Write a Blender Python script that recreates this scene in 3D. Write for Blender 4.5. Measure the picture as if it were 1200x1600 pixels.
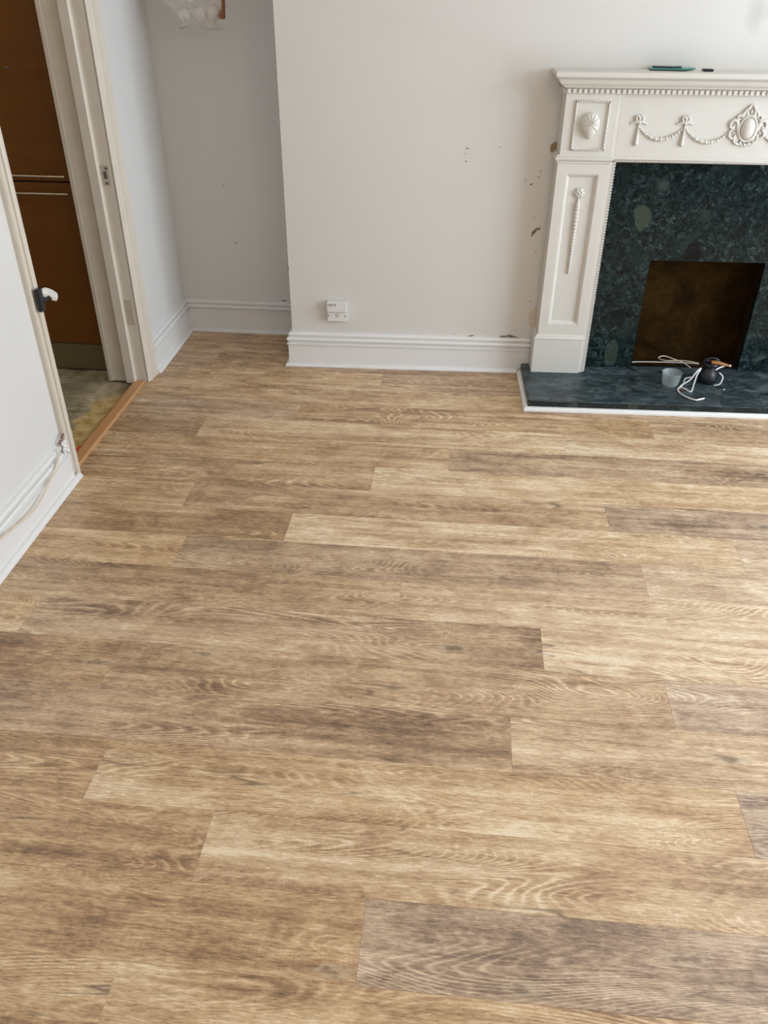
import bpy, bmesh, math, random
from mathutils import Matrix, Vector, noise
random.seed(7)
for o in list(bpy.data.objects): bpy.data.objects.remove(o)
S = bpy.context.scene
COL = S.collection
pi = math.pi

# ------------------------------------------------------------------ camera
cam = bpy.data.cameras.new('camera'); co = bpy.data.objects.new('camera', cam); COL.objects.link(co)
PITCH, YAW, ROLL, H = math.radians(33.5968), math.radians(-5.3392), math.radians(.4236), 1.46
fw = Vector((math.sin(YAW)*math.cos(PITCH), math.cos(YAW)*math.cos(PITCH), -math.sin(PITCH)))
rt = Vector((math.cos(YAW), -math.sin(YAW), 0)); up = rt.cross(fw)
rt, up = rt*math.cos(ROLL)+up*math.sin(ROLL), up*math.cos(ROLL)-rt*math.sin(ROLL)
R3 = Matrix((rt, up, -fw)).transposed()
co.matrix_world = Matrix.Translation((0, 0, H)) @ R3.to_4x4()
cam.sensor_fit = 'HORIZONTAL'; cam.sensor_width = 36; cam.lens = 1263.53/1200*36
cam.clip_start = .02
S.camera = co

# ------------------------------------------------------------------ world, light, exposure
S.view_settings.view_transform = 'Standard'; S.view_settings.look = 'None'
S.view_settings.gamma = 1; S.view_settings.use_curve_mapping = False
S.view_settings.exposure = -0.10
W = bpy.data.worlds.new('sky'); S.world = W; W.use_nodes = True
W.node_tree.nodes['Background'].inputs[0].default_value = (.72, .86, 1, 1)
W.node_tree.nodes['Background'].inputs[1].default_value = 1.0

def area(name, loc, rot, sx, sy, power, color, spread=pi):
    L = bpy.data.lights.new(name, 'AREA'); L.shape = 'RECTANGLE'; L.size = sx; L.size_y = sy
    L.energy = power; L.color = color; L.spread = spread
    o = bpy.data.objects.new(name, L); COL.objects.link(o); o.location = loc; o.rotation_euler = rot
    return o
# daylight through the side window and through the front bay behind the camera
area('side_window_daylight', (3.02, 1.875, 1.22), (0, math.radians(90), 0), 2.05, 2.1, 150, (.75, .87, 1.0))
area('front_window_daylight', (0.95, -1.82, 1.45), (math.radians(90), 0, 0), 1.9, 1.7, 5, (.92, .96, 1.0))
def point(name, loc, power, color, r):
    L = bpy.data.lights.new(name, 'POINT'); L.energy = power; L.color = color; L.shadow_soft_size = r
    o = bpy.data.objects.new(name, L); COL.objects.link(o); o.location = loc
point('added_ceiling_light', (.75, .7, 2.2), 15, (1, .72, .44), .10)  # added warm fill from above, for cream highlights on the mouldings
point('kitchen_fill_light', (-2.3, 2.5, 2.2), 4.6, (1, .86, .66), .08)  # added weak fill, the closed kitchen has no source of its own

# ------------------------------------------------------------------ node helpers
class NT:
    def __init__(s, name):
        s.m = bpy.data.materials.new(name); s.m.use_nodes = True; s.t = s.m.node_tree
        s.b = s.t.nodes['Principled BSDF']; s.out = s.t.nodes['Material Output']
    def n(s, kind, **kw):
        x = s.t.nodes.new('ShaderNode'+kind)
        for k, v in kw.items():
            if k.startswith('i_'):
                x.inputs[int(k[2:]) if k[2:].isdigit() else k[2:].replace('_', ' ')].default_value = v
            else: setattr(x, k, v)
        return x
    def l(s, a, b): s.t.links.new(a, b)
    def math(s, op, a, b=None, c=None, clamp=False):
        x = s.t.nodes.new('ShaderNodeMath'); x.operation = op; x.use_clamp = clamp
        for i, v in enumerate((a, b, c)):
            if v is None: continue
            if isinstance(v, (int, float)): x.inputs[i].default_value = v
            else: s.l(v, x.inputs[i])
        return x.outputs[0]
    def coord(s, scale=(1, 1, 1), src='Object', add=None):
        tc = s.n('TexCoord'); v = tc.outputs[src]
        if add is not None:
            a = s.n('VectorMath', operation='ADD'); s.l(v, a.inputs[0]); s.l(add, a.inputs[1]); v = a.outputs[0]
        mp = s.n('Mapping'); mp.inputs['Scale'].default_value = scale; s.l(v, mp.inputs[0])
        return mp.outputs[0]
    def noise(s, vec, scale=5, detail=4, rough=.5, dist=0):
        x = s.n('TexNoise'); x.inputs['Scale'].default_value = scale; x.inputs['Detail'].default_value = detail
        x.inputs['Roughness'].default_value = rough; x.inputs['Distortion'].default_value = dist
        s.l(vec, x.inputs['Vector']); return x.outputs['Fac']
    def ramp(s, fac, stops):
        x = s.n('ValToRGB'); e = x.color_ramp.elements
        while len(e) < len(stops): e.new(.5)
        for i, (p, c) in enumerate(stops):
            e[i].position = p; e[i].color = (c[0], c[1], c[2], 1) if isinstance(c, (tuple, list)) else (c, c, c, 1)
        s.l(fac, x.inputs[0]); return x.outputs[0]
    def mix(s, fac, a, b, mode='MIX'):
        x = s.n('Mix', data_type='RGBA', blend_type=mode)
        for sock, v in ((x.inputs[0], fac), (x.inputs[6], a), (x.inputs[7], b)):
            if isinstance(v, (int, float)): sock.default_value = v
            elif isinstance(v, (tuple, list)): sock.default_value = (*v[:3], 1)
            else: s.l(v, sock)
        return x.outputs[2]
    def bump(s, h, strength=.3, dist=.002):
        x = s.n('Bump'); x.inputs['Strength'].default_value = strength; x.inputs['Distance'].default_value = dist
        s.l(h, x.inputs['Height']); s.l(x.outputs[0], s.b.inputs['Normal'])
def srgb(r, g, b):
    f = lambda c: (c/255/12.92) if c/255 <= .04045 else ((c/255+.055)/1.055)**2.4
    return (f(r), f(g), f(b))
def simple(name, col, rough=.5, metal=0, bump=0, bs=60, var=.04):
    q = NT(name); v = q.coord()
    n = q.noise(v, bs, 4)
    c = q.mix(n, tuple(x*(1-var) for x in col), tuple(min(1, x*(1+var)) for x in col))
    q.l(c, q.b.inputs['Base Color']); q.b.inputs['Roughness'].default_value = rough; q.b.inputs['Metallic'].default_value = metal
    if bump: q.bump(n, bump)
    return q.m

# ------------------------------------------------------------------ materials
def wall_mat(name, col, stain=None):
    q = NT(name); v = q.coord()
    a = q.noise(v, 2.2, 3); b = q.noise(v, 190, 3)
    c = q.mix(a, tuple(x*.965 for x in col), tuple(x*1.03 for x in col))
    if stain:                                     # a soft grey smudge on the paint
        tc = q.n('TexCoord'); sx = q.n('SeparateXYZ'); q.l(tc.outputs['Object'], sx.inputs[0])
        wob = q.noise(v, 18, 3)
        dx = q.math('DIVIDE', q.math('SUBTRACT', sx.outputs[0], stain[0]), stain[2])
        dz = q.math('DIVIDE', q.math('SUBTRACT', sx.outputs[2], stain[1]), stain[3])
        d = q.math('SQRT', q.math('ADD', q.math('MULTIPLY', dx, dx), q.math('MULTIPLY', dz, dz)))
        d = q.math('ADD', d, q.math('MULTIPLY', q.math('SUBTRACT', wob, .5), .9))
        f = q.ramp(d, [(.25, .32), (1.0, 0.0)])
        c = q.mix(f, c, tuple(x*.5 for x in col))
    q.l(c, q.b.inputs['Base Color']); q.b.inputs['Roughness'].default_value = .55
    q.bump(q.math('ADD', q.math('MULTIPLY', b, .5), q.math('MULTIPLY', a, 2.0)), .12, .002)
    return q.m
M_WALL = wall_mat('wall_paint', (.735, .715, .685))
M_BREAST = wall_mat('chimney_breast_paint', (.72, .685, .635), (1.735, 1.35, .045, .075))
M_CEIL = wall_mat('ceiling_paint', (.8, .79, .77))
M_GLOSS = simple('white_gloss_paint', (.82, .80, .77), .28, bs=8, var=.02)
M_CASING = simple('old_cream_gloss', (.68, .61, .51), .38, bs=14, var=.09, bump=.08)
M_FIRE = simple('cream_white_mantel_paint', (.69, .65, .585), .42, bs=25, var=.03, bump=.05)

def plank_mat():
    q = NT('laminate_oak')
    oi = q.n('ObjectInfo'); rnd = oi.outputs['Random']
    at = q.n('Attribute', attribute_type='OBJECT', attribute_name='tone')
    gr = q.n('Attribute', attribute_type='OBJECT', attribute_name='grey')
    cx = q.n('CombineXYZ'); q.l(q.math('MULTIPLY', rnd, 91.7), cx.inputs[0]); q.l(q.math('MULTIPLY', rnd, 37.3), cx.inputs[1])
    add = cx.outputs[0]
    v1 = q.coord((1, 1, 0), add=add)
    warp = q.noise(q.coord((2.2, 9, 0), add=add), 1, 3)
    # cathedral rings: contour lines of a long, stretched field
    fld = q.noise(q.coord((.95, 5.2, 0), add=add), 1, 1.6, .45, .35)
    ph = q.math('ADD', q.math('MULTIPLY', fld, 430), q.math('MULTIPLY', q.noise(q.coord((30, 110, 0), add=add), 1, 3), 3.2))
    sn = q.math('MULTIPLY_ADD', q.math('SINE', ph), .5, .5)
    ring = q.math('POWER', sn, 3.0)
    rmask = q.ramp(q.noise(q.coord((1.3, 6, 0), add=add), 1.3, 2), [(.45, 0.0), (.66, 1.0)])
    fine = q.noise(q.coord((26, 520, 0), add=add), 1, 4, .7)
    fine2 = q.noise(q.coord((46, 230, 0), add=add), 1, 4, .75, .6)
    pore = q.ramp(q.noise(q.coord((34, 640, 0), add=add), 1, 3, .6), [(.34, 1.0), (.43, 0.0)])
    streak = q.noise(q.coord((1.8, 48, 0), add=add), 1, 5, .62, .25)
    blotch = q.noise(q.coord((1.7, 8, 0), add=add), 1, 4, .55, .6)
    cloud = q.noise(q.coord((9, 16, 0), add=add), 1, 4, .6, .8)
    saw = q.noise(q.coord((210, 22, 0), add=add), 1, 3, .6)
    sawm = q.ramp(q.noise(q.coord((3.5, 11, 0), add=add), 1.0, 3), [(.50, 0.0), (.66, 1.0)])
    S_ = lambda x, c, k: q.math('MULTIPLY', q.math('SUBTRACT', x, c), k)
    h = S_(fine, .5, .85)
    h = q.math('ADD', h, S_(fine2, .5, 1.1))
    h = q.math('ADD', h, S_(streak, .5, .95))
    h = q.math('ADD', h, S_(blotch, .5, 1.0))
    h = q.math('ADD', h, S_(cloud, .5, .75))
    h = q.math('ADD', h, q.math('MULTIPLY', S_(ring, .30, .36), rmask))
    h = q.math('ADD', h, q.math('MULTIPLY', S_(saw, .45, .35), sawm))
    h = q.math('ADD', h, q.math('MULTIPLY', pore, -.15))
    h = q.math('ADD', h, at.outputs['Fac'])
    col = q.ramp(h, [(0, srgb(98, 72, 47)), (.28, srgb(150, 114, 77)), (.52, srgb(189, 151, 108)), (.78, srgb(219, 186, 142)), (1, srgb(240, 219, 184))])
    hs = q.n('HueSaturation'); q.l(col, hs.inputs['Color'])
    q.l(q.math('SUBTRACT', 1.0, q.math('MULTIPLY', gr.outputs['Fac'], .30)), hs.inputs['Saturation'])
    c = hs.outputs[0]
    # knots
    vk = q.n('TexVoronoi', feature='F1'); vk.inputs['Scale'].default_value = 1; q.l(q.coord((2.1, 6.2, 0), add=add), vk.inputs['Vector'])
    dk = q.math('ADD', vk.outputs['Distance'], q.math('MULTIPLY', q.math('SUBTRACT', q.noise(q.coord((40, 90, 0), add=add), 1, 3), .5), .13))
    k1 = q.ramp(dk, [(.03, .7), (.10, 0.0)])
    c = q.mix(k1, c, srgb(104, 82, 62))
    k2 = q.ramp(dk, [(.05, 0.0), (.075, .45), (.10, 0.0)])
    c = q.mix(k2, c, srgb(212, 190, 158))
    # dark hairline splits
    sp = q.math('ABSOLUTE', q.math('SUBTRACT', q.noise(q.coord((.9, 8.5, 0), add=add), 1, 3, .5, .2), .52))
    spm = q.ramp(q.noise(q.coord((2.2, 4, 0), add=add), 1.4, 2), [(.55, 0.0), (.63, 1.0)])
    s1 = q.math('MULTIPLY', q.ramp(sp, [(.0, .75), (.006, 0.0)]), spm)
    c = q.mix(s1, c, srgb(92, 70, 52))
    q.l(c, q.b.inputs['Base Color'])
    q.l(q.math('MULTIPLY_ADD', fine, .16, .36), q.b.inputs['Roughness'])
    q.b.inputs['Specular IOR Level'].default_value = .8
    q.bump(q.math('ADD', fine, fine2), .16, .0012)
    return q.m
M_PLANK = plank_mat()

def marble_mat(name, dusty):
    q = NT(name); v = q.coord()
    d = q.noise(v, 7, 4, .6); 
    warp = q.n('VectorMath', operation='ADD'); nz = q.n('TexNoise'); nz.inputs['Scale'].default_value = 9; nz.inputs['Detail'].default_value = 4
    q.l(v, nz.inputs['Vector']); sc = q.n('VectorMath', operation='SCALE'); sc.inputs['Scale'].default_value = .09
    q.l(nz.outputs['Color'], sc.inputs[0]); q.l(v, warp.inputs[0]); q.l(sc.outputs[0], warp.inputs[1])
    vo = q.n('TexVoronoi', feature='F1'); vo.inputs['Scale'].default_value = 11; q.l(warp.outputs[0], vo.inputs['Vector'])
    sepc = q.n('SeparateColor'); q.l(vo.outputs['Color'], sepc.inputs[0])
    base = q.ramp(q.noise(v, 34, 6, .75, 1.2), [(.36, (.0015, .0045, .0055)), (.5, (.006, .0135, .0145)), (.60, (.020, .036, .036)), (.72, (.07, .11, .105))])
    cl = q.ramp(sepc.outputs[0], [(.0, (.003, .005, .006)), (.30, (.012, .028, .026)), (.72, (.02, .04, .036)), (.86, (.055, .075, .052)), (1, (.06, .09, .085))])
    clm = q.math('MULTIPLY', q.ramp(vo.outputs['Distance'], [(.15, .75), (.42, 0.0)]), q.ramp(sepc.outputs[1], [(.50, 0.0), (.60, 1.0)]))
    c = q.mix(clm, base, cl)
    vb = q.n('TexVoronoi', feature='F1'); vb.inputs['Scale'].default_value = 1; vm = q.n('Mapping'); vm.inputs['Scale'].default_value = (8.5, 8.5, 5.5)
    q.l(warp.outputs[0], vm.inputs[0]); q.l(vm.outputs[0], vb.inputs['Vector'])
    sb = q.n('SeparateColor'); q.l(vb.outputs['Color'], sb.inputs[0])
    big = q.ramp(sb.outputs[2], [(.0, (.002, .003, .005)), (.45, (.004, .007, .008)), (.5, (.035, .05, .04)), (.8, (.06, .075, .05)), (1, (.075, .1, .095))])
    bm_ = q.math('MULTIPLY', q.ramp(vb.outputs['Distance'], [(.29, .85), (.33, 0.0)]), q.ramp(sb.outputs[0], [(.62, 0.0), (.66, 1.0)]))
    c = q.mix(bm_, c, big)
    sp = q.ramp(q.noise(v, 105, 4, .8, 1.5), [(.60, 0.0), (.68, .75)])
    c = q.mix(sp, c, (.13, .18, .18))
    ve = q.math('ABSOLUTE', q.math('SUBTRACT', q.noise(v, 13, 5, .6, 1.6), .5))
    c = q.mix(q.math('MULTIPLY', q.ramp(ve, [(0, .8), (.006, 0.0)]), q.ramp(d, [(.52, 0.0), (.62, 1.0)])), c, (.2, .25, .24))
    if dusty:                                      # dust lies on the upward faces only
        du = q.ramp(q.noise(q.coord((1, 1.9, 1)), 13, 7, .74, 1.3), [(.38, .05), (.50, .34), (.62, .80)])
        du = q.math('MULTIPLY', du, q.ramp(q.noise(q.coord((1, 2.2, 1)), 4.5, 4, .6, 1.8), [(.36, .25), (.56, 1.0)]))
        ge = q.n('NewGeometry'); sz = q.n('SeparateXYZ'); q.l(ge.outputs['Normal'], sz.inputs[0])
        du = q.math('MULTIPLY', du, q.ramp(sz.outputs[2], [(.6, 0.0), (.9, 1.0)]))
        c = q.mix(du, c, (.135, .175, .19))
    q.l(c, q.b.inputs['Base Color'])
    q.b.inputs['Roughness'].default_value = .38 if dusty else .14
    q.b.inputs['Specular IOR Level'].default_value = .42 if dusty else .22
    return q.m
M_MARBLE = marble_mat('green_marble', False); M_HEARTH = marble_mat('dusty_green_marble', True)

def wood_mat(name, dark, light, axis=0, rough=.4):
    q = NT(name); sc = [220, 220, 220]; sc[axis] = 5; sc2 = [14, 14, 14]; sc2[axis] = 1.2
    f = q.noise(q.coord(tuple(sc)), 1, 4, .6); g = q.noise(q.coord(tuple(sc2)), 1, 4, .6, .6)
    c = q.mix(q.math('ADD', q.math('MULTIPLY', f, .55), q.math('MULTIPLY', g, .45)), dark, light)
    q.l(c, q.b.inputs['Base Color']); q.b.inputs['Roughness'].default_value = rough; q.bump(f, .1, .001)
    return q.m
M_CAB = wood_mat('cabinet_oak_veneer', srgb(92, 52, 4), srgb(140, 86, 16), 0, .42)
M_THR = wood_mat('threshold_oak', srgb(184, 132, 86), srgb(216, 164, 114), 1, .45)
M_KICK = simple('brushed_beige_kickboard', srgb(128, 118, 84), .45, .3, bs=30)
M_STEEL = simple('brushed_steel', (.72, .68, .60), .28, 1)
M_DARK = simple('black_plastic', (.012, .013, .017), .3)
M_CHROME = simple('worn_silver', (.80, .78, .70), .38, .25, bs=80, var=.15)
M_COPPER = simple('copper_brown', srgb(150, 96, 44), .4, .1)
M_CABLE = simple('white_cable', (.78, .76, .73), .45)
M_CABLE2 = simple('old_cream_cable', srgb(226, 208, 184), .5)
M_BRASS = simple('rusty_clip_brown', srgb(128, 84, 58), .5, .3)
M_CHIP = simple('bare_plaster_chip', srgb(120, 108, 90), .9, bs=200, var=.3)
M_CHIP2 = simple('exposed_brown_plaster', srgb(158, 132, 100), .9, bs=120, var=.2)
M_PLASTIC = simple('white_socket_plastic', (.78, .77, .74), .35, var=.01)
M_PRINT = simple('grey_print', (.12, .11, .10), .6)
M_RED = simple('red_tape', srgb(214, 76, 40), .5)
M_TEAL = simple('teal_glass_edge', srgb(70, 130, 118), .15)
M_TEALD = simple('dark_teal_underside', srgb(22, 44, 42), .3)
M_PAPER = simple('crumpled_tissue_white', (.74, .70, .65), .8, bs=40, var=.1, bump=.3)
M_CARD = simple('brown_card', srgb(138, 88, 44), .7)
M_FLAT = simple('pale_plaster_strike_filler', srgb(190, 176, 160), .7, bs=120, var=.15, bump=.2)

def firebox_mat():
    q = NT('sooty_firebox'); v = q.coord()
    n = q.noise(v, 5, 5, .6, .8); n2 = q.noise(v, 60, 4)
    c = q.ramp(q.math('ADD', q.math('MULTIPLY', n, .8), q.math('MULTIPLY', n2, .2)), [(.3, (.006, .003, .001)), (.5, (.026, .012, .002)), (.72, (.050, .027, .006))])
    q.l(c, q.b.inputs['Base Color']); q.b.inputs['Roughness'].default_value = .9; q.b.inputs['Specular IOR Level'].default_value = .06; q.bump(n2, .4, .003)
    return q.m
M_SOOT = firebox_mat()

def screed_mat():
    q = NT('bare_screed'); v = q.coord((1, 1, 0))
    n = q.noise(v, 7, 5, .6, .7); n2 = q.noise(v, 70, 4)
    c = q.ramp(q.math('ADD', q.math('MULTIPLY', n, .8), q.math('MULTIPLY', n2, .2)), [(.32, srgb(112, 98, 72)), (.5, srgb(160, 146, 116)), (.68, srgb(200, 186, 156))])
    # ochre old adhesive near the threshold
    tc = q.n('TexCoord'); sx = q.n('SeparateXYZ'); q.l(tc.outputs['Object'], sx.inputs[0])
    e = q.math('ADD', sx.outputs[0], q.math('MULTIPLY', q.math('SUBTRACT', q.noise(v, 9, 4), .5), .22))
    yel = q.ramp(q.math('ADD', q.math('MULTIPLY', e, 8.0), 11.75), [(.0, 0.0), (.12, 1.0)])
    yy = q.ramp(q.noise(v, 22, 4), [(.35, srgb(176, 142, 78)), (.6, srgb(214, 188, 132))])
    gro = q.ramp(q.math('MULTIPLY', q.math('ADD', sx.outputs[2], .022), 100.0), [(.25, .75), (.95, 0.0)])   # groove shade painted in by depth so the ridges show
    c = q.mix(gro, c, srgb(62, 50, 36))
    far = q.ramp(q.math('SUBTRACT', 3.02, sx.outputs[1]), [(.0, 0.0), (.15, 1.0)])
    c = q.mix(q.math('MULTIPLY', yel, far), c, yy)
    q.l(c, q.b.inputs['Base Color']); q.b.inputs['Roughness'].default_value = .85; q.bump(n2, .5, .003)
    return q.m
M_SCREED = screed_mat()

def translucent(name, col, alpha, rough=.25, vary=.25):
    q = NT(name); q.b.inputs['Base Color'].default_value = (*col, 1); q.b.inputs['Roughness'].default_value = rough
    t = q.n('BsdfTransparent'); m = q.n('MixShader')
    w = q.noise(q.coord(), 30, 3); q.l(q.math('MULTIPLY_ADD', w, vary, alpha-vary/2), m.inputs[0])
    q.l(t.outputs[0], m.inputs[1]); q.l(q.b.outputs[0], m.inputs[2]); q.l(m.outputs[0], q.out.inputs[0])
    return q.m
M_BAG = translucent('clear_plastic_bag', (.86, .80, .73), .30)
M_CUP = translucent('clear_plastic_cup', (.50, .56, .56), .30, .15, 0)
M_GLASS = translucent('window_glass', (.9, .95, 1), .12, .05)

# ------------------------------------------------------------------ geometry helpers
class G:
    def __init__(s): s.b = bmesh.new()
    def box(s, x0, x1, y0, y1, z0, z1, bev=0, seg=1):
        r = bmesh.ops.create_cube(s.b, size=1, matrix=Matrix.Translation(((x0+x1)/2, (y0+y1)/2, (z0+z1)/2)) @ Matrix.Diagonal((abs(x1-x0), abs(y1-y0), abs(z1-z0), 1)))
        if bev:
            es = {e for v in r['verts'] for e in v.link_edges}
            bmesh.ops.bevel(s.b, geom=list(es), offset=bev, segments=seg, affect='EDGES', clamp_overlap=True)
        return s
    def grid(s, rows, close_u=False, close_v=False):
        vs = [[s.b.verts.new(p) for p in r] for r in rows]
        n, m = len(vs), len(vs[0])
        for i in range(n if close_u else n-1):
            for j in range(m if close_v else m-1):
                try: s.b.faces.new((vs[i][j], vs[i][(j+1) % m], vs[(i+1) % n][(j+1) % m], vs[(i+1) % n][j]))
                except ValueError: pass
        return vs
    def prism(s, prof, fn, a, b, caps=True):
        """prof: closed list of (p, q); fn(p, q, t) -> xyz; from t=a to t=b"""
        vs = s.grid([[fn(p, q, t) for p, q in prof] for t in (a, b)], close_v=True)
        if caps:
            for r in vs: s.b.faces.new(r)
        return s
    def lathe(s, prof, c=(0, 0, 0), seg=24, sx=1, sy=1, rib=0, nr=0, caps=True):
        rows = []
        for r, z in prof:
            rows.append([(c[0]+sx*r*(1+rib*math.cos(nr*t))*math.cos(t), c[1]+sy*r*(1+rib*math.cos(nr*t))*math.sin(t), c[2]+z) for t in (2*pi*k/seg for k in range(seg))])
        vs = s.grid(rows, close_v=True)
        if caps:
            if prof[0][0] > 1e-5: s.b.faces.new(vs[0])
            if prof[-1][0] > 1e-5: s.b.faces.new(vs[-1])
        return s
    def tube(s, pts, r, seg=8, smooth=2):
        P = [Vector(p) for p in pts]; Rr = r if isinstance(r, (list, tuple)) else [r]*len(P)
        if smooth and len(P) > 2:
            Q, RR = [], []
            n = len(P)
            for i in range(n-1):
                p0, p1, p2, p3 = P[max(i-1, 0)], P[i], P[i+1], P[min(i+2, n-1)]
                for k in range(smooth*2):
                    t = k/(smooth*2)
                    Q.append(.5*((2*p1)+(p2-p0)*t+(2*p0-5*p1+4*p2-p3)*t*t+(3*p1-p0-3*p2+p3)*t**3))
                    RR.append(Rr[i]*(1-t)+Rr[i+1]*t)
            Q.append(P[-1]); RR.append(Rr[-1]); P, Rr = Q, RR
        rows = []; nrm = None
        for i, p in enumerate(P):
            t = (P[min(i+1, len(P)-1)]-P[max(i-1, 0)]).normalized()
            if nrm is None:
                nrm = t.orthogonal().normalized()
            nrm = (nrm - t*nrm.dot(t)).normalized(); bn = t.cross(nrm)
            rows.append([p+(nrm*math.cos(a)+bn*math.sin(a))*Rr[i] for a in (2*pi*k/seg for k in range(seg))])
        vs = s.grid(rows, close_v=True); s.b.faces.new(vs[0]); s.b.faces.new(vs[-1])
        return s
    def ball(s, c, r, sub=1, scale=(1, 1, 1)):
        bmesh.ops.create_icosphere(s.b, subdivisions=sub, radius=1, matrix=Matrix.Translation(c) @ Matrix.Diagonal((r*scale[0], r*scale[1], r*scale[2], 1)))
        return s
    def rings(s, u0, u1, z0, z1, prof, cap=True):
        """rectangular mitred moulding in the u,z plane: prof = (inset, v)"""
        rows = [[(u0+i, v, z0+i), (u1-i, v, z0+i), (u1-i, v, z1-i), (u0+i, v, z1-i)] for i, v in prof]
        vs = s.grid(rows, close_v=True)
        if cap: s.b.faces.new(vs[-1])
        return s
    def returns(s, uL, uR, vf, vb, prof):
        """moulding with side returns to the wall: prof = (outward, z)"""
        rows = [[(uL-o, vb, z), (uL-o, vf-o, z), (uR+o, vf-o, z), (uR+o, vb, z)] for o, z in prof]
        vs = s.grid(rows)
        s.b.faces.new(vs[0]); s.b.faces.new(vs[-1]); s.b.faces.new([r[0] for r in vs]); s.b.faces.new([r[-1] for r in vs])
        return s
def obj(name, g, mat, parent=None, off=None, smooth=False, **props):
    bm = g.b
    if off is not None: bmesh.ops.translate(bm, verts=bm.verts, vec=-Vector(off))
    bmesh.ops.recalc_face_normals(bm, faces=bm.faces)
    me = bpy.data.meshes.new(name); bm.to_mesh(me); bm.free()
    me.materials.append(mat)
    if smooth:
        for p in me.polygons: p.use_smooth = True
        if smooth != 'all':
            try: me.set_sharp_from_angle(angle=math.radians(smooth if smooth is not True else 40))
            except Exception: pass
    o = bpy.data.objects.new(name, me); COL.objects.link(o)
    if parent is not None: o.parent = parent
    for k, v in props.items(): o[k] = v
    return o
def empty(name, mw, label, cat, group=None):
    o = bpy.data.objects.new(name, None); COL.objects.link(o); o.matrix_world = mw; o.empty_display_size = .05
    o['label'] = label; o['category'] = cat
    if group: o['group'] = group
    return o
def tag(o, label, cat, group=None, mw=None):
    o['label'] = label; o['category'] = cat
    if group: o['group'] = group
    if mw is not None: o.matrix_world = mw
    return o
def struct(name, g, mat, mw=None, label=None, cat='structure', **kw):
    o = obj(name, g, mat, **kw); o['kind'] = 'structure'; o['category'] = cat
    if label: o['label'] = label
    if mw is not None: o.matrix_world = mw
    return o
T = Matrix.Translation
FM = T((-.7601, 3.3145, 0)) @ Matrix.Rotation(math.radians(2.0977), 4, 'Z')       # chimney breast frame: u along, v back, z up
LM = T((-1.301, 2.3, 0)) @ Matrix.Rotation(.0148, 4, 'Z')                         # left wall frame: x into room, y along

# ------------------------------------------------------------------ room shell
WV = .03      # breast wall face (v)
XR, YF, YB, ZC = 2.75, -1.7, 3.715, 2.5
g = G().box(-1.34, XR, YF, 3.74, -.06, -.0085)
floor = struct('floor', g, simple('floor_underlay', srgb(86, 66, 48), .9), label='plank floor of grey-brown oak laminate across the whole room', cat='floor')
# planks
W0, Y0, L0 = .160743, .7057, 1.386
joint = {-1: -.53, 0: -.11, 1: -.448, 2: -.733, 3: .177, 4: -.825, 5: -1.118, 6: -.117, 7: -.803, 8: -.498, 9: -.869, 10: -.264, 11: -.003,
         12: -.965, 13: .767, 14: -1.11, 15: -.314, 16: .3, 17: -.2, 18: .4}
# (tone, grey) left of the joint, right of it, then the next one along
tones = {-1: [(.45, .05), (.52, .05), (.55, .3)], 0: [(.40, .05), (.27, .75), (.4, .6)], 1: [(.36, .05), (.53, .2), (.55, .4)], 2: [(.33, .05), (.58, .1), (.36, .8)],
         3: [(.33, .35), (.56, .3), (.5, .4)], 4: [(.31, .1), (.40, .3), (.34, .7)], 5: [(.58, .0), (.36, .4), (.66, .3)], 6: [(.35, .3), (.62, .35), (.6, .5)],
         7: [(.46, .05), (.40, .5), (.64, .5)], 8: [(.30, .15), (.62, .25), (.48, .6)], 9: [(.40, .1), (.34, .25), (.30, .7)], 10: [(.34, .2), (.62, .2), (.55, .4)],
         11: [(.46, .1), (.33, .5), (.4, .6)], 12: [(.27, .2), (.56, .2), (.6, .3)], 13: [(.42, .1), (.40, .35), (.5, .3)], 14: [(.50, .1), (.50, .15), (.45, .3)],
         15: [(.48, .1), (.38, .4), (.45, .3)], 16: [(.32, .25), (.4, .3), (.4, .3)], 17: [(.45, .2), (.3, .3), (.4, .3)], 18: [(.42, .2), (.3, .3), (.4, .3)]}
pm = {}
def plank(x0, x1, y0, y1, tone, grey):
    key = (round(x1-x0, 4), round(y1-y0, 4))
    if key not in pm:
        gg = G(); hx, hy, e = key[0]/2-.00012, key[1]/2-.00010, .0004
        gg.grid([[(sx*a, sy*b, z) for sx, sy in ((-1, -1), (1, -1), (1, 1), (-1, 1))] for a, b, z in ((hx, hy, -.008), (hx, hy, -e), (hx-e, hy-e, 0))], close_v=True)
        gg.b.faces.ensure_lookup_table(); gg.b.faces.new([v for v in gg.b.verts][8:12])
        me = bpy.data.meshes.new('plank'); bmesh.ops.recalc_face_normals(gg.b, faces=gg.b.faces); gg.b.to_mesh(me); gg.b.free(); me.materials.append(M_PLANK)
        pm[key] = me
    o = bpy.data.objects.new('plank', pm[key]); COL.objects.link(o); o.parent = floor
    o.location = ((x0+x1)/2, (y0+y1)/2, 0); o['tone'] = .5+(tone-.47)*.80+.09; o['grey'] = grey
for k in range(-15, 19):
    ya, yb = Y0+k*W0, Y0+(k+1)*W0
    if k == 18: yb = 3.72
    xl = -1.316 if ya > 2.2 else -1.306
    xr = XR if k < 18 else -.68
    j = joint.get(k)
    if j is None: j = random.uniform(-1.2, .1)
    tt = tones.get(k, [(random.uniform(.3, .6), random.uniform(0, .6)) for _ in range(3)])
    xs = [j+i*L0 for i in range(-3, 5)]
    for i in range(-3, 4):
        a, b = max(j+i*L0, xl), min(j+(i+1)*L0, xr)
        if b-a < .01: continue
        idx = i+1
        t = tt[idx] if 0 <= idx < 3 else (random.uniform(.35, .6), random.uniform(.1, .5))
        plank(a, b, ya, yb, *t)

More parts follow.
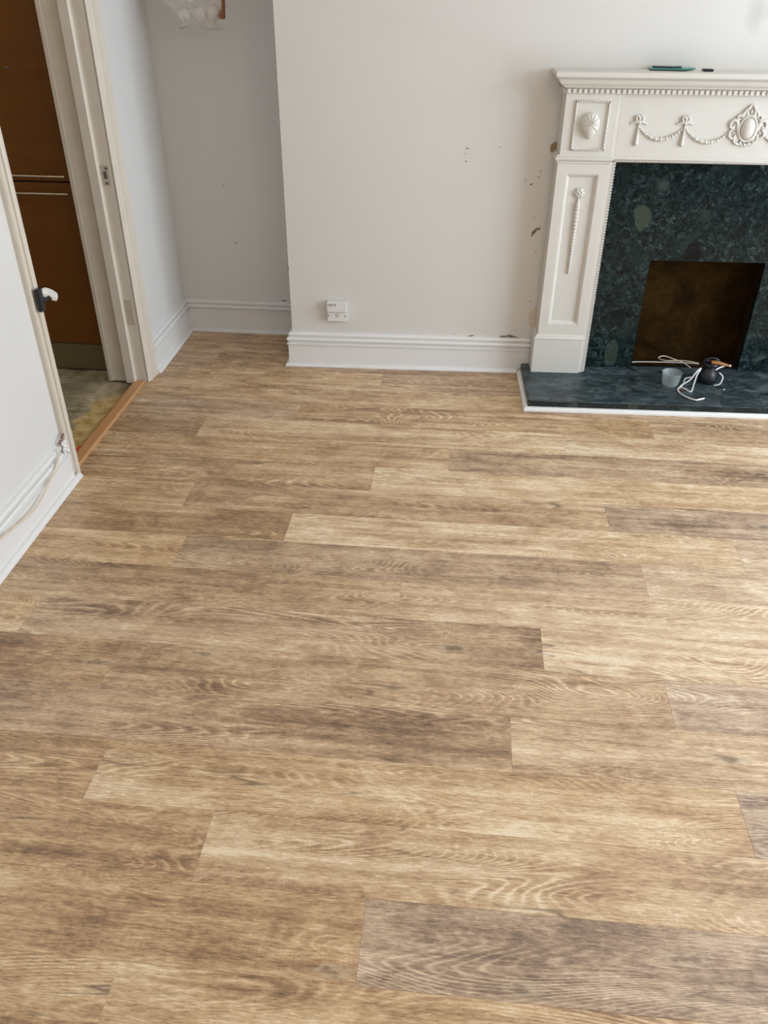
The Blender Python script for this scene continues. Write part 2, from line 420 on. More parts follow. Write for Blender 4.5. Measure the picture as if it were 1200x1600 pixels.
# left wall with the doorway (local x: into room, y: along the wall)
Dn, Df, DH = .012, .785, 2.02         # door opening, local y, and its height
g = G(); g.box(-.13, 0, -4.0, Dn-.02, 0, ZC); g.box(-.13, 0, Df+.02, 1.45, 0, ZC); g.box(-.13, 0, Dn-.02, Df+.02, DH+.02, ZC)
struct('wall_left', g, M_WALL, LM, 'white painted left wall with the kitchen doorway in it', 'wall')
g = G().box(-1.5, -.66, YB, YB+.12, 0, ZC)
wb = struct('wall_back', g, M_WALL, None, 'pale wall at the back of the alcove', 'wall')
# chimney breast, with the hole for the fire
FC = 1.752
g = G()
g.box(.038, 1.495, WV, .62, 0, ZC); g.box(2.005, 3.62, WV, .62, 0, ZC); g.box(1.495, 2.005, WV, .62, .53, ZC); g.box(1.495, 2.005, .32, .62, 0, .53)
br = struct('wall_chimney_breast', g, M_BREAST, FM, 'cream-white chimney breast wall behind the fireplace', 'wall')
g = G(); wy0, wy1, wz0, wz1 = .8, 2.95, .18, 2.25
g.box(XR, XR+.2, YF-.2, wy0, 0, ZC); g.box(XR, XR+.2, wy1, 4.1, 0, ZC); g.box(XR, XR+.2, wy0, wy1, 0, wz0); g.box(XR, XR+.2, wy0, wy1, wz1, ZC)
struct('wall_right', g, M_WALL, None, 'white right wall with a wide window', 'wall')
g = G(); g.box(-1.6, 0, YF-.2, YF, 0, ZC); g.box(1.9, XR, YF-.2, YF, 0, ZC); g.box(0, 1.9, YF-.2, YF, 0, .55); g.box(0, 1.9, YF-.2, YF, 2.25, ZC)
struct('wall_front', g, M_WALL, None, 'white front wall with a window, behind the viewer', 'wall')
struct('ceiling', G().box(-3.4, XR+.2, YF-.2, 4.1, ZC, ZC+.08), M_CEIL, None, 'plain white ceiling', 'ceiling')
def window(name, lab, boxes, pane):
    g = G()
    for b in boxes: g.box(*b, bev=.004)
    w = struct(name, g, M_GLOSS, None, lab, 'window')
    obj('glass_pane', G().box(*pane), M_GLASS, w)
window('window_1', 'white framed window in the right wall', [(XR+.05, XR+.12, wy0, wy0+.06, wz0, wz1), (XR+.05, XR+.12, wy1-.06, wy1, wz0, wz1), (XR+.05, XR+.12, wy0, wy1, wz0, wz0+.06),
       (XR+.05, XR+.12, wy0, wy1, wz1-.06, wz1), (XR+.06, XR+.11, 1.855, 1.895, wz0, wz1)], (XR+.083, XR+.087, wy0, wy1, wz0, wz1))
window('window_2', 'white framed window in the front wall', [(0, .06, YF-.12, YF-.05, .55, 2.25), (1.84, 1.9, YF-.12, YF-.05, .55, 2.25), (0, 1.9, YF-.12, YF-.05, .55, .61),
       (0, 1.9, YF-.12, YF-.05, 2.19, 2.25), (.93, .97, YF-.11, YF-.06, .55, 2.25)], (0, 1.9, YF-.087, YF-.083, .55, 2.25))

# skirting profiles (out from wall, z)
SK = [(0, 0), (.018, 0), (.018, .098), (.0235, .100), (.0235, .104), (.0130, .106), (.0130, .110), (.0185, .114), (.0225, .119), (.0235, .125), (.0205, .131), (.0095, .1325), (.0095, .1375),
      (.0150, .139), (.0155, .145), (.0125, .150), (0, .1525)]
QD = [(.0181, .0005), (.034, .0005), (.034, .004), (.0325, .0085), (.029, .0125), (.0245, .0155), (.0181, .0165)]
def run(name, prof, fn, a, b, mw, lab, cat, mat=None, parent=None):
    g = G().prism(prof, fn, a, b)
    o = obj(name, g, mat or M_GLOSS, parent, None)
    if parent is None:
        o['kind'] = 'structure'; o['label'] = lab; o['category'] = cat
        if mw is not None: o.matrix_world = mw
    return o
def mitre_fn(kind):
    return kind
# along left wall near part: fn(p,q,t) -> (p, t, q)
fl = lambda p, q, t: (p, t, q)
run('baseboard_left', SK, fl, -4.0, -.028, LM, 'tall moulded white skirting along the near left wall with a cable over it', 'skirting')
run('trim_1', QD, fl, -4.0, 0.0, LM, 'white quarter-round bead at the foot of the near left skirting', 'trim')
# alcove side, mitred at the back corner
def fmit(y1):          # far end follows the mitre: longer at the wall than at the front
    return lambda p, q, t: (p, (t if t < y1-1e-6 else t-p), q)
yl = (YB-2.3)/math.cos(.0148)
run('baseboard_alcove_side', SK, fmit(yl), Df+.085, yl, LM, 'moulded white skirting on the left side of the alcove', 'skirting')
run('trim_2', QD, fmit(yl), Df+.085, yl, LM, 'white quarter-round bead on the left side of the alcove', 'trim')
xa0, xa1 = -1.323, -.722
fb = lambda p, q, t: ((t+p if t < -1 else t-p), YB-p, q)
run('baseboard_back', SK, fb, xa0, xa1, None, 'moulded white skirting across the back of the alcove', 'skirting')
run('trim_3', QD, fb, xa0, xa1, None, 'white quarter-round bead across the back of the alcove', 'trim')
# chimney breast front and its left return in one mitred run
def brrun(name, prof, lab, cat):
    g = G()
    path = lambda p, q: [(.038-p, .40, q), (.038-p, WV-p, q), (1.079, WV-p, q)]
    rows = list(zip(*[path(p, q) for p, q in prof]))
    vs = g.grid([list(r) for r in rows], close_v=True)
    g.b.faces.new(vs[0]); g.b.faces.new(vs[-1])
    return struct(name, g, M_GLOSS, FM, lab, cat)
brrun('baseboard_chimney_breast', SK, 'moulded white skirting around the chimney breast left of the fireplace', 'skirting')
def brrun_q():
    g = G()
    path = lambda p, q: [(.038-p, .40, q), (.038-p, WV-p, q), (1.029, WV-p, q)]
    rows = list(zip(*[path(p, q) for p, q in QD]))
    vs = g.grid([list(r) for r in rows], close_v=True); g.b.faces.new(vs[0]); g.b.faces.new(vs[-1])
    return struct('trim_4', g, M_GLOSS, FM, 'white quarter-round bead around the foot of the chimney breast', 'trim', smooth=25)
brrun_q()
fr_ = lambda p, q, t: (t, WV-p, q)
run('baseboard_chimney_breast_right', SK, fr_, 2*FC-1.079, 3.56, FM, 'moulded white skirting right of the fireplace', 'skirting')
run('trim_6', QD, fr_, 2.487, 3.56, FM, 'white quarter-round bead at the foot of the wall right of the hearth', 'trim')

# ------------------------------------------------------------------ door casing, lining, threshold
dc = empty('door_1', LM, 'old cream door frame of the kitchen doorway with worn paint and strike recesses', 'door frame')
dc['kind'] = 'structure'
# far casing, thick at the outside edge, thin at the inside
CF = [(0, .085), (.021, .085), (.0225, .081), (.0205, .070), (.0165, .060), (.0165, .030), (.012, .022), (.010, .006), (.007, .0), (0, 0)]
g = G().prism(CF, lambda p, q, t: (p, Df+q, t), 0, DH+.05); obj('casing', g, M_CASING, dc, smooth=25)
CN = [(0, -.030), (.013, -.030), (.018, -.0275), (.018, -.0215), (.006, -.0195), (.005, -.014), (.011, -.008), (.012, -.003), (.018, -.001), (.021, .004), (.021, .016), (.016, .018), (0, .018)]
g = G().prism(CN, lambda p, q, t: (p, q, t), 0, DH+.05); obj('casing', g, M_CASING, dc, smooth=25)
g = G().prism([(0, 0), (.021, 0), (.018, .085), (0, .085)], lambda p, q, t: (p, t, DH+q), Dn, Df+.085); obj('casing', g, M_CASING, dc)
# far lining with a stop
g = G().box(-.150, .007, Df, Df+.022, 0, DH, .001)
obj('lining', g, M_CASING, dc)
g = G().box(-.150, .007, Dn-.02, Dn, 0, DH, .001); obj('lining', g, M_CASING, dc)
g = G().box(-.150, .007, Dn, Df, DH, DH+.02, .001); obj('lining', g, M_CASING, dc)
SP = [(-.044, Df), (-.044, Df-.014), (-.048, Df-.018), (-.082, Df-.018), (-.086, Df-.014), (-.086, Df)]
g = G().prism(SP, lambda p, q, t: (p, q, t), 0, DH); obj('door_stop', g, M_CASING, dc, smooth=30)
g = G().box(-.086, -.044, Dn, Dn+.016, 0, DH, .002); obj('door_stop', g, M_CASING, dc)
# kitchen side casing
g = G().prism([(-.150, Df-.006), (-.166, Df-.003), (-.168, Df+.02), (-.168, Df+.075), (-.150, Df+.075)], lambda p, q, t: (p, q, t), 0, DH+.05); obj('casing', g, M_CASING, dc, smooth=30)
# strike recesses
g = G(); g.box(-.041, -.010, Df-.0012, Df, .795, .868, .0005); sp1 = obj('strike_recess', g, M_FLAT, dc, label='grey metal latch recess at handle height')
g = G(); g.box(-.032, -.020, Df-.0022, Df-.001, .820, .846); g.box(-.024, -.014, Df-.0022, Df-.001, .852, .860); g.box(-.03, -.02, Df-.0022, Df-.001, .800, .808)
obj('latch_hole', g, simple('latch_hole_dark', (.12, .1, .08), .6), sp1)
g = G(); g.box(-.041, -.010, Df-.001, Df, .262, .358, .0004); g.box(-.041, -.006, Df-.003, Df, .255, .262, .001); obj('filled_hinge_recess', g, M_FLAT, dc, label='pale filled hinge recess near the floor')
# nail holes and chips on the near casing
g = G(); rr = random.Random(3)
for i in range(46):
    z = rr.uniform(.25, 1.0); y = -.0155+rr.uniform(-.0025, .0025); g.ball((.0112, y, z), rr.uniform(.0008, .0018), 1)
for z, y in ((.18, -.012), (.62, -.006), (.33, .0)): g.ball((.0125, y, z), .003, 1)
obj('paint_flakes', g, M_FLAT, dc, kind='stuff')

# threshold strip
g = G().prism([(-1.309, .0003), (-1.309, .003), (-1.316, .0075), (-1.352, .0075), (-1.361, .003), (-1.361, -.009), (-1.318, -.009), (-1.318, .0003)], lambda p, q, t: (p-.0148*(t-2.3)+.004, t, q), 2.315, 3.079)
tag(obj('threshold_strip', g, M_THR), 'oak threshold strip across the kitchen doorway', 'threshold')
g = G().box(-1.367, -1.360, 2.33, 2.50, -.009, .0055)
tag(obj('tape_strip', g, M_RED), 'red strip along the kitchen side of the oak threshold', 'tape')

# ------------------------------------------------------------------ kitchen beyond the doorway
g = G(); rows = []
ys = [1.9+.05*k for k in range(7)]+[2.25+.0042*k for k in range(250)]+[3.31+.08*k for k in range(7)]
for i in range(84):
    x = -2.62+i*(1.27/83)
    r = []
    for y in ys:
        z = -.0105+.0022*noise.noise(Vector((x*5, y*5, 0)))+.0016*noise.noise(Vector((x*16, y*16, 3)))
        # combed trowel ridges in patches
        m = max(0, min(1, (noise.noise(Vector((x*4.1, y*4.1, 9)))+.12)*4))*(1 if y > 2.78 else 0)
        c_ = abs(math.sin((y*40+2.0*noise.noise(Vector((x*4, y*2, 1)))+.9*math.sin(x*16))*pi))
        z -= .0085*m*max(0, 1-c_*1.9)
        # one lipped edge between two pours, and crumbs of adhesive by the threshold
        e = y-(2.80+.05*noise.noise(Vector((x*5, 0, 2))))
        z -= .006*math.exp(-(e/.006)**2)
        if x > -1.58 and y < 2.95: z += .004*noise.noise(Vector((x*34, y*34, 5)))
        r.append((x, y, min(z, -.0088)))
    rows.append(r)
g.grid(rows)
struct('floor_kitchen', g, M_SCREED, None, 'bare grey screed floor with trowel ridges and ochre adhesive beyond the doorway', 'floor', smooth='all')
struct('wall_kitchen', G().box(-2.64, -2.62, 1.9, 3.83, -.03, ZC).box(-2.64, -1.47, 3.80, 3.83, -.03, ZC).box(-2.64, -1.45, 1.88, 1.90, -.03, ZC), M_WALL, None, 'kitchen wall beyond the doorway', 'wall')

kb = empty('kitchen_cabinet', T((-1.805, 3.19, -.012)), 'tall brown oak kitchen cabinet with steel bar handles seen through the doorway', 'cabinet')
def ko(n, g, m, p=None, **k): return obj(n, g, m, p or kb, (-1.805, 3.19, -.012), **k)
ko('carcass', G().box(-2.105, -1.507, 3.212, 3.78, .115, 2.05), simple('cabinet_carcass_dark', srgb(40, 22, 10), .6))
ko('kickboard', G().box(-2.105, -1.505, 3.195, 3.212, -.004, .113, .001), M_KICK, label='brushed beige kickboard')
ko('leg', G().lathe([(.02, -.012), (.02, .115)], (-1.56, 3.3, 0)), M_DARK); ko('leg', G().lathe([(.02, -.012), (.02, .115)], (-2.05, 3.3, 0)), M_DARK)
d1 = ko('door', G().box(-2.104, -1.509, 3.190, 3.211, .783, 2.05, .0012), M_CAB)
d2 = ko('door', G().box(-2.104, -1.509, 3.190, 3.211, .117, .777, .0012), M_CAB)
for d, z in ((d1, .806), (d2, .742)):
    ko('bar_handle', G().tube([(-2.055, 3.189, z-.004), (-2.050, 3.165, z), (-2.035, 3.160, z), (-1.575, 3.160, z), (-1.562, 3.165, z), (-1.558, 3.189, z-.004)], .0034, 10, 3), M_STEEL, d, smooth=True)

# ------------------------------------------------------------------ fireplace surround (frame F, base on the hearth)
HZ = .042
FB = (FC, 0, HZ)
fp = empty('fireplace_surround', FM @ T(FB), 'cream-white carved classical fireplace surround with dentilled mantel shelf', 'fireplace')
def fo(n, g, parent=None, mat=None, smooth=False, **k): return obj(n, g, mat or M_FIRE, parent or fp, FB, smooth=smooth, **k)
def mir(u, s): return u if s < 0 else 2*FC-u
def mbox(g, s, u0, u1, v0, v1, z0, z1, bev=0):
    a, b = sorted((mir(u0, s), mir(u1, s))); g.box(a, b, v0, v1, z0, z1, bev)
PF = -.070
for s in (-1, 1):
    # plinth
    g = G(); mbox(g, s, 1.080, 1.283, -.080, WV, HZ, .189, .0015); a, b = sorted((mir(1.0855, s), mir(1.284, s)))
    g.returns(a+.001, b-.001, -.0745, WV, [(.005, .189), (.0065, .191), (.0065, .196), (.001, .2005), (.001, .204), (-.003, .209), (-.008, .2095)])
    fo('plinth', g, smooth=30)
    # pilaster with sunk panel
    a, b = sorted((mir(1.0935, s), mir(1.284, s)))
    g = G(); g.box(a, b, PF+.014, WV, .209, .880)
    pa, pb = sorted((mir(1.130, s), mir(1.2505, s)))
    g.rings(a, b, .209, .880, [(0, PF+.014), (0, PF)], cap=False)
    # face frame, bridging outer rectangle to panel rectangle
    o4 = [(a, PF, .209), (b, PF, .209), (b, PF, .880), (a, PF, .880)]
    i4 = [(pa, PF, .253), (pb, PF, .253), (pb, PF, .841), (pa, PF, .841)]
    g.grid([o4, i4], close_v=True)
    pil = fo('pilaster', g)
    g = G(); g.rings(pa, pb, .253, .841, [(0, PF), (.001, PF+.002), (.004, PF+.0025), (.006, PF+.006), (.010, PF+.0085), (.0125, PF+.0125), (.013, PF+.0135)])
    fo('panel_moulding', g, pil, smooth=30)
    # rosette and husk drop
    uc = mir(1.1885, s); vb = PF+.0135
    g = G(); g.lathe([(.0001, 0), (.0185, 0), (.0195, .004), (.015, .008), (.008, .0105), (.0001, .012)], seg=30, rib=.12, nr=6)
    bmesh.ops.rotate(g.b, verts=g.b.verts, cent=(0, 0, 0), matrix=Matrix.Rotation(pi/2, 3, 'X')); bmesh.ops.translate(g.b, verts=g.b.verts, vec=(uc, vb, .771))
    for k in range(6):
        t = k*pi/3+.3; g.ball((uc+.0105*math.cos(t), vb-.009, .771+.0105*math.sin(t)), .0062, 1, (1, .8, 1))
    g.ball((uc, vb-.012, .771), .0055, 1)
    fo('rosette', g, pil, smooth='all')
    g = G()
    g.tube([(uc, vb-.002, .756), (uc, vb-.006, .742), (uc, vb-.0075, .726), (uc, vb-.004, .722)], [.0012, .005, .0085, .006], 8, 2)
    z = .722; w = .0105
    for k in range(23):
        hh = .0165-.0004*k
        g.tube([(uc, vb-.002, z), (uc, vb-.005, z-hh*.35), (uc, vb-.003, z-hh*.98)], [w*.5, w, w*.55], 8, 1); z -= hh*.93; w = .0105-.00026*k
    fo('husk_drop', g, pil, smooth='all')
    # capital
    g = G(); g.returns(*sorted((mir(1.0935, s), mir(1.284, s))), PF, WV, [(.0, .876), (.003, .879), (.003, .884), (.009, .889), (.0125, .893), (.0125, .900), (.006, .903), (.004, .908), (0, .909)])
    fo('capital', g, smooth=30)
    # corner block
    a, b = sorted((mir(1.0955, s), mir(1.286, s)))
    g = G(); g.box(a, b, -.076, WV, .906, 1.112, .0008); blk = fo('corner_block', g)
    a, b = sorted((mir(1.1305, s), mir(1.2565, s)))
    g = G(); g.rings(a, b, .923, 1.091, [(0, -.076), (.0005, -.0795), (.003, -.081), (.006, -.081), (.008, -.079), (.009, -.076)], cap=False)
    def rope(u0, z0, u1, z1):
        n = int(max(abs(u1-u0), abs(z1-z0))/.0080)
        for i in range(n+1):
            t = i/n; g.ball((u0+(u1-u0)*t, -.0816, z0+(z1-z0)*t), .0042, 1, (1, .85, 1))
    m_ = .0045
    rope(a+m_, .923+m_, b-m_, .923+m_); rope(a+m_, 1.091-m_, b-m_, 1.091-m_); rope(a+m_, .923+m_, a+m_, 1.091-m_); rope(b-m_, .923+m_, b-m_, 1.091-m_)
    fo('rope_frame', g, blk, smooth='all')
    # shell
    uc, zc = mir(1.1925, s), 1.012
    rows = []
    NS = 88
    for i in range(13):
        rho = i/12
        r = []
        for k in range(NS):
            t = 2*pi*k/NS
            up_ = math.cos(t); side = math.sin(t)
            scal = 1+.045*rho*abs(math.sin(t*6.5))*(1 if up_ > -.55 else .0)
            rx, rz = .0335*scal, (.040 if up_ > 0 else .050)*scal
            pin = 1-.38*max(0, -up_)**1.5*rho
            hgt = .026*math.sqrt(max(0, 1-rho**2.4))+.0025*rho*(1-rho)*4*math.cos(t*13)*(1 if up_ > -.7 else 0)+.002
            if rho > .86 and up_ > -.55: hgt += .004*(1-abs(rho-.93)/.07)
            r.append((uc+rx*rho*side*pin, -.076-hgt if i < 12 else -.076, zc+rz*rho*up_))
        rows.append(r)
    g = G(); g.grid(rows, close_v=True); fo('shell_carving', g, blk, smooth='all')
    # inner toothed edging beside the marble
    g = G(); ui = mir(1.284, s); uo = mir(1.3085, s)
    mbox(g, s, 1.284, 1.300, PF+.004, WV, HZ, .884)
    z = HZ+.006
    ed = fo('inner_edging', g)
    g = G()
    while z < .878:
        mbox(g, s, 1.2995, 1.3085, PF+.002, PF+.012, z, z+.0062); z += .0105
    mbox(g, s, 1.2995, 1.306, PF+.012, WV, HZ, .884)
    fo('bead_row', g, ed, kind='stuff')
# frieze
uL, uR = 1.286, 2*FC-1.286
g = G(); g.box(uL, uR, -.068, WV, .894, 1.112, .0006); g.box(uL+.012, uR-.012, -.0685, -.066, .905, 1.078, .0006)
fr = fo('frieze', g)
g = G(); g.box(uL+.014, uR-.014, -.0665, WV, .884, .8945)
x = uL+.02
while x < uR-.02: g.ball((x, -.0670, .8885), .0034, 1); x += .0068
fo('frieze_bead', g, fr, kind='stuff', smooth='all')
VA = -.0685
def bow(g, u, z):
    for sx in (-1, 1):
        g.tube([(u, VA-.005, z), (u+sx*.010, VA-.006, z+.010), (u+sx*.012, VA-.006, z+.021), (u+sx*.004, VA-.006, z+.023), (u, VA-.007, z+.012), (u+sx*.002, VA-.006, z)], .0042, 7, 2)
        g.tube([(u, VA-.004, z), (u+sx*.014, VA-.004, z+.004), (u+sx*.021, VA-.003, z+.001), (u+sx*.027, VA-.002, z-.001), (u+sx*.032, VA-.001, z+.001)], [.004, .0048, .0035, .0038, .0015], 7, 2)
    g.ball((u, VA-.006, z+.003), .005, 1)
for s in (-1, 1):
    us = [mir(1.3675, s), mir(1.5325, s)]
    for u in us:
        g = G(); bow(g, u, 1.018); fo('bow_carving', g, fr, smooth='all')
        g = G()
        for k in range(9):
            zz = 1.012-k*.0075; w = .0025+.0042*(k/8); g.ball((u, VA-.004, zz), w*1.3, 1, (1, 1, 1.3))
        fo('ribbon_drop', g, fr, smooth='all')
    for (ua, ub, za, zb) in ((us[0], us[1], 1.012, 1.012), (us[1], mir(1.695, s), 1.012, .998)):
        g = G(); n = 17
        for k in range(n+1):
            t = k/n; u = ua+(ub-ua)*t; z = za+(zb-za)*t-.046*(1-(2*t-1)**2)**.8
            w = .003+.0055*math.sin(pi*t); g.ball((u, VA-.004, z), w*(1.0 if k % 2 else .8), 1, (1.1, 1, 1))
        pts = [(ua+(ub-ua)*t, VA-.001, za+(zb-za)*t-.046*(1-(2*t-1)**2)**.8) for t in (k/12 for k in range(13))]
        g.tube(pts, .0028, 6, 1)
        fo('swag_carving', g, fr, smooth='all')
# cartouche
cu, cz = FC+.004, 1.006
g = G(); rows = []
for i in range(9):
    a = i/8*pi/2; rows.append([(cu+.026*math.sin(a)*math.sin(t), VA-.004-.020*math.cos(a), cz+.0365*math.sin(a)*math.cos(t)) for t in (2*pi*k/32 for k in range(32))])
g.grid(rows, close_v=True); car = fo('cartouche', g, fr, smooth='all')
g = G(); 
g.tube([(cu+.0305*math.sin(t), VA-.006, cz+.0415*math.cos(t)) for t in (2*pi*k/24 for k in range(25))], .0042, 8, 1)
for sx in (-1, 1):
    A = lambda pts, r: g.tube([(cu+sx*p, VA-.004-(q[0] if q else 0), cz+z) for p, z, *q in pts], r, 8, 2)
    A([(.030, -.020), (.036, .004), (.040, .020), (.052, .027), (.063, .018), (.062, .004), (.052, .002), (.050, .010)], [.004, .006, .0065, .006, .0055, .005, .0042, .003])
    A([(.036, .014), (.042, .032), (.040, .040), (.030, .044), (.026, .040)], [.005, .0055, .005, .004, .003])
    A([(.028, .034), (.026, .050), (.016, .056), (.012, .050)], [.004, .005, .0045, .003])
    A([(.012, .044), (.014, .060), (.008, .070), (.001, .078)], [.004, .0055, .005, .0025])
    A([(.050, -.002), (.060, -.012), (.060, -.026), (.048, -.034), (.042, -.028)], [.003, .0048, .005, .0042, .003])
    A([(.040, -.022), (.040, -.042), (.026, -.052), (.014, -.052)], [.0045, .0052, .0048, .003])
    A([(.018, -.042), (.012, -.054), (.001, -.058)], [.004, .0045, .003])
    g.ball((cu+sx*.040, VA, cz+.008), .017, 2, (1, .28, 1.1)); g.ball((cu+sx*.030, VA, cz-.030), .018, 2, (1, .28, 1)); g.ball((cu+sx*.018, VA, cz+.042), .018, 2, (1, .28, 1))
    for p, z in ((.034, .030), (.046, -.014), (.03, -.046), (.020, .060)): g.ball((cu+sx*p, VA-.005, cz+z), .0048, 1)
g.ball((cu, VA-.006, cz+.056), .006, 1, (.8, .8, 1.5)); g.ball((cu, VA-.006, cz-.053), .006, 1)
fo('scroll_border', g, car, smooth='all')
# mantel mouldings
a, b = 1.0955, 2*FC-1.0955
g = G(); g.returns(a, b, -.076, WV, [(0, 1.110), (.003, 1.112), (.003, 1.130), (.012, 1.1315), (.014, 1.134), (.016, 1.1375), (.018, 1.1385), (.022, 1.1405), (.028, 1.146), (.032, 1.1525), (.033, 1.1565), (.037, 1.158), (.038, 1.160)])
fo('cornice_moulding', g, smooth=28)
g = G(); x = a+.0005
while x < b-.004: g.box(x, x+.0118, -.0895, -.078, 1.1135, 1.1275, .0006); x += .0193
x = -.072
while x < .02:
    g.box(a-.011, a-.002, x, x+.0118, 1.1135, 1.1275, .0006); g.box(b+.002, b+.011, x, x+.0118, 1.1135, 1.1275, .0006); x += .0193
fo('dentil_row', g, kind='stuff')
g = G(); g.returns(a, b, -.076, WV, [(.036, 1.160), (.040, 1.163), (.0455, 1.1655), (.048, 1.169), (.048, 1.180), (.0465, 1.1825), (.044, 1.183)])
fo('mantel_shelf', g, smooth=28)

# marble back panel, hearth, firebox
mb = empty('marble_back_panel', FM @ T(FB), 'polished dark green marble panel framing the fire opening', 'fireplace panel')
g = G(); g.box(1.308, 1.5185, .0, WV-.001, HZ, .886); g.box(1.9755, 2*FC-1.308, .0, WV-.001, HZ, .886); g.box(1.5185, 1.9755, .0, WV-.001, .5065, .886)
obj('marble_slab', g, M_MARBLE, mb, FB)
fx = empty('firebox', FM @ T((FC, .1, .002)), 'shallow sooty brown firebox opening inside the green marble panel', 'firebox')
FX = (FC, .1, .002)
D = .118
g = G(); rows = [[(1.50+.5*i/30, D+.006*noise.noise(Vector((i*.35, j*.35, 0)))-.002*noise.noise(Vector((i*1.1, j*1.1, 2))), .0425+.480*j/30) for i in range(31)] for j in range(31)]
g.grid(rows); obj('back_plate', g, M_SOOT, fx, FX, smooth='all')
obj('side_lining', G().box(1.500, 1.514, WV, D+.004, .0425, .522), M_SOOT, fx, FX)
obj('side_lining', G().box(1.980, 1.994, WV, D+.004, .0425, .522), M_SOOT, fx, FX)
obj('top_lining', G().box(1.500, 1.994, WV, D+.004, .51, .522), M_SOOT, fx, FX)
obj('base_lining', G().box(1.500, 1.994, WV+.001, D+.004, .0425, .046), M_SOOT, fx, FX)

g = G()
def hearth():
    pts = [(1.046, .020), (1.046, -.352), (1.056, -.3605), (2.47, -.3605), (2.47, .020)]
    rnd = random.Random(5)
    out = []
    for i in range(len(pts)):
        p, q = Vector((*pts[i], 0)), Vector((*pts[(i+1) % len(pts)], 0))
        n = max(1, int((q-p).length/.02)) if i in (0, 1, 2) else 1
        for k in range(n):
            v = p+(q-p)*k/n; w = .0018*noise.noise(v*22)
            out.append((v.x-(w if i == 0 else 0), v.y+(w if i == 2 else 0)))
    def inset(pt, d): return (min(max(pt[0], 1.046+d), 2.47), max(pt[1], -.3605+d))
    vs = g.grid([[(x, y, .0165) for x, y in out], [(x, y, HZ-.003) for x, y in out], [(*inset(p, .003), HZ-.0008) for p in out], [(*inset(p, .006), HZ) for p in out]], close_v=True)
    g.b.faces.new(vs[-1]); g.b.faces.new(vs[0])
    return out
hearth()
h = obj('hearth_slab', g, M_HEARTH); tag(h, 'dusty dark green marble hearth slab on the floor in front of the fireplace', 'hearth', mw=FM)
g = G(); g.box(1.05, 2.465, -.3575, .0, .0003, .0164); h2 = obj('hearth_base', g, simple('hearth_mortar', srgb(92, 86, 70), .9, bs=60, var=.3), h)
# chipped corner mortar
g = G()
for i in range(16):
    g.ball((1.050+random.uniform(-.002, .028), -.352+random.uniform(-.006, .014), .020+random.uniform(-.004, .012)), random.uniform(.003, .006), 1)
obj('chipped_corner', g, simple('chipped_corner_ochre', srgb(108, 98, 62), .9, bs=90, var=.4), h, smooth='all')
g = G(); path = lambda p, q: [(1.0465-p, WV-.034, q), (1.0465-p, -.3605-p, q), (2.47+p, -.3605-p, q), (2.47+p, WV-.034, q)]
QH = [(.0003, .0005), (.0165, .0005), (.0165, .005), (.015, .0095), (.0115, .0135), (.007, .0158), (.0003, .0162)]
rows = list(zip(*[path(p, q) for p, q in QH])); vs = g.grid([list(r) for r in rows], close_v=True); g.b.faces.new(vs[0]); g.b.faces.new(vs[-1])
struct('trim_5', g, M_GLOSS, FM, 'white quarter-round bead around the green hearth', 'trim', smooth=25)

# ------------------------------------------------------------------ wall chips
def chip(parent, u, z, w, hgt, ang, mat, v, seed, horiz=False):
    r = random.Random(seed); g = G(); n = 11; pts = []
    for k in range(n):
        t = 2*pi*k/n; rr = r.uniform(.55, 1.0)
        x, y = w/2*math.cos(t)*rr, hgt/2*math.sin(t)*rr
        pts.append((u+x*math.cos(ang)-y*math.sin(ang), z+x*math.sin(ang)+y*math.cos(ang)))
    a = [g.b.verts.new((x, v-.0007, y)) for x, y in pts]; b = [g.b.verts.new((x, v+.0005, y)) for x, y in pts]
    g.b.faces.new(a)
    for k in range(n): g.b.faces.new((a[k], b[k], b[(k+1) % n], a[(k+1) % n]))
    return obj('paint_chip', g, mat, parent)
for i, (u, z, w, hh, a) in enumerate([(.757, .907, .014, .006, .3), (.751, .888, .005, .006, 0), (.755, .861, .008, .007, 0), (.881, .913, .006, .006, 0), (.990, .795, .006, .006, 0), (1.014, .781, .013, .007, .5),
                                      (1.040, .808, .006, .008, 0), (1.040, .655, .007, .007, 0), (.819, .1545, .040, .007, .15), (1.045, .60, .016, .055, -.55), (1.062, .612, .010, .022, -1.2),
                                      (1.060, .521, .006, .006, 0), (1.060, .315, .009, .006, 0), (.75, .1605, .008, .004, 0), (1.045, .83, .004, .012, .2)]):
    chip(br, u, z, w, hh, a, M_CHIP, WV, i)
g_marks = [(.962, .1555, .050, .012, .12), (.992, .158, .045, .014, -.05), (1.016, .154, .040, .008, -.25)]
for i, m in enumerate(g_marks): chip(br, *m, M_CHIP, WV, 40+i)
chip(br, 1.083, .916, .030, .052, -.2, M_CHIP2, WV-.002, 61); chip(br, 1.078, .24, .045, .13, .0, wall_mat('bare_pinkish_plaster', srgb(214, 200, 182)), WV, 62)
for i, (x, z, w) in enumerate([(-1.079, .674, .010), (-1.045, .423, .013), (-.835, .160, .03)]):
    o = chip(wb, x, z, w, w*(.5 if i < 2 else .2), .5 if i < 2 else 0, M_CHIP, YB, 80+i)
g = G(); g.ball((.037, .031, .43), .004, 1, (.8, .6, 2.4)); obj('paint_chip', g, M_CHIP, br)

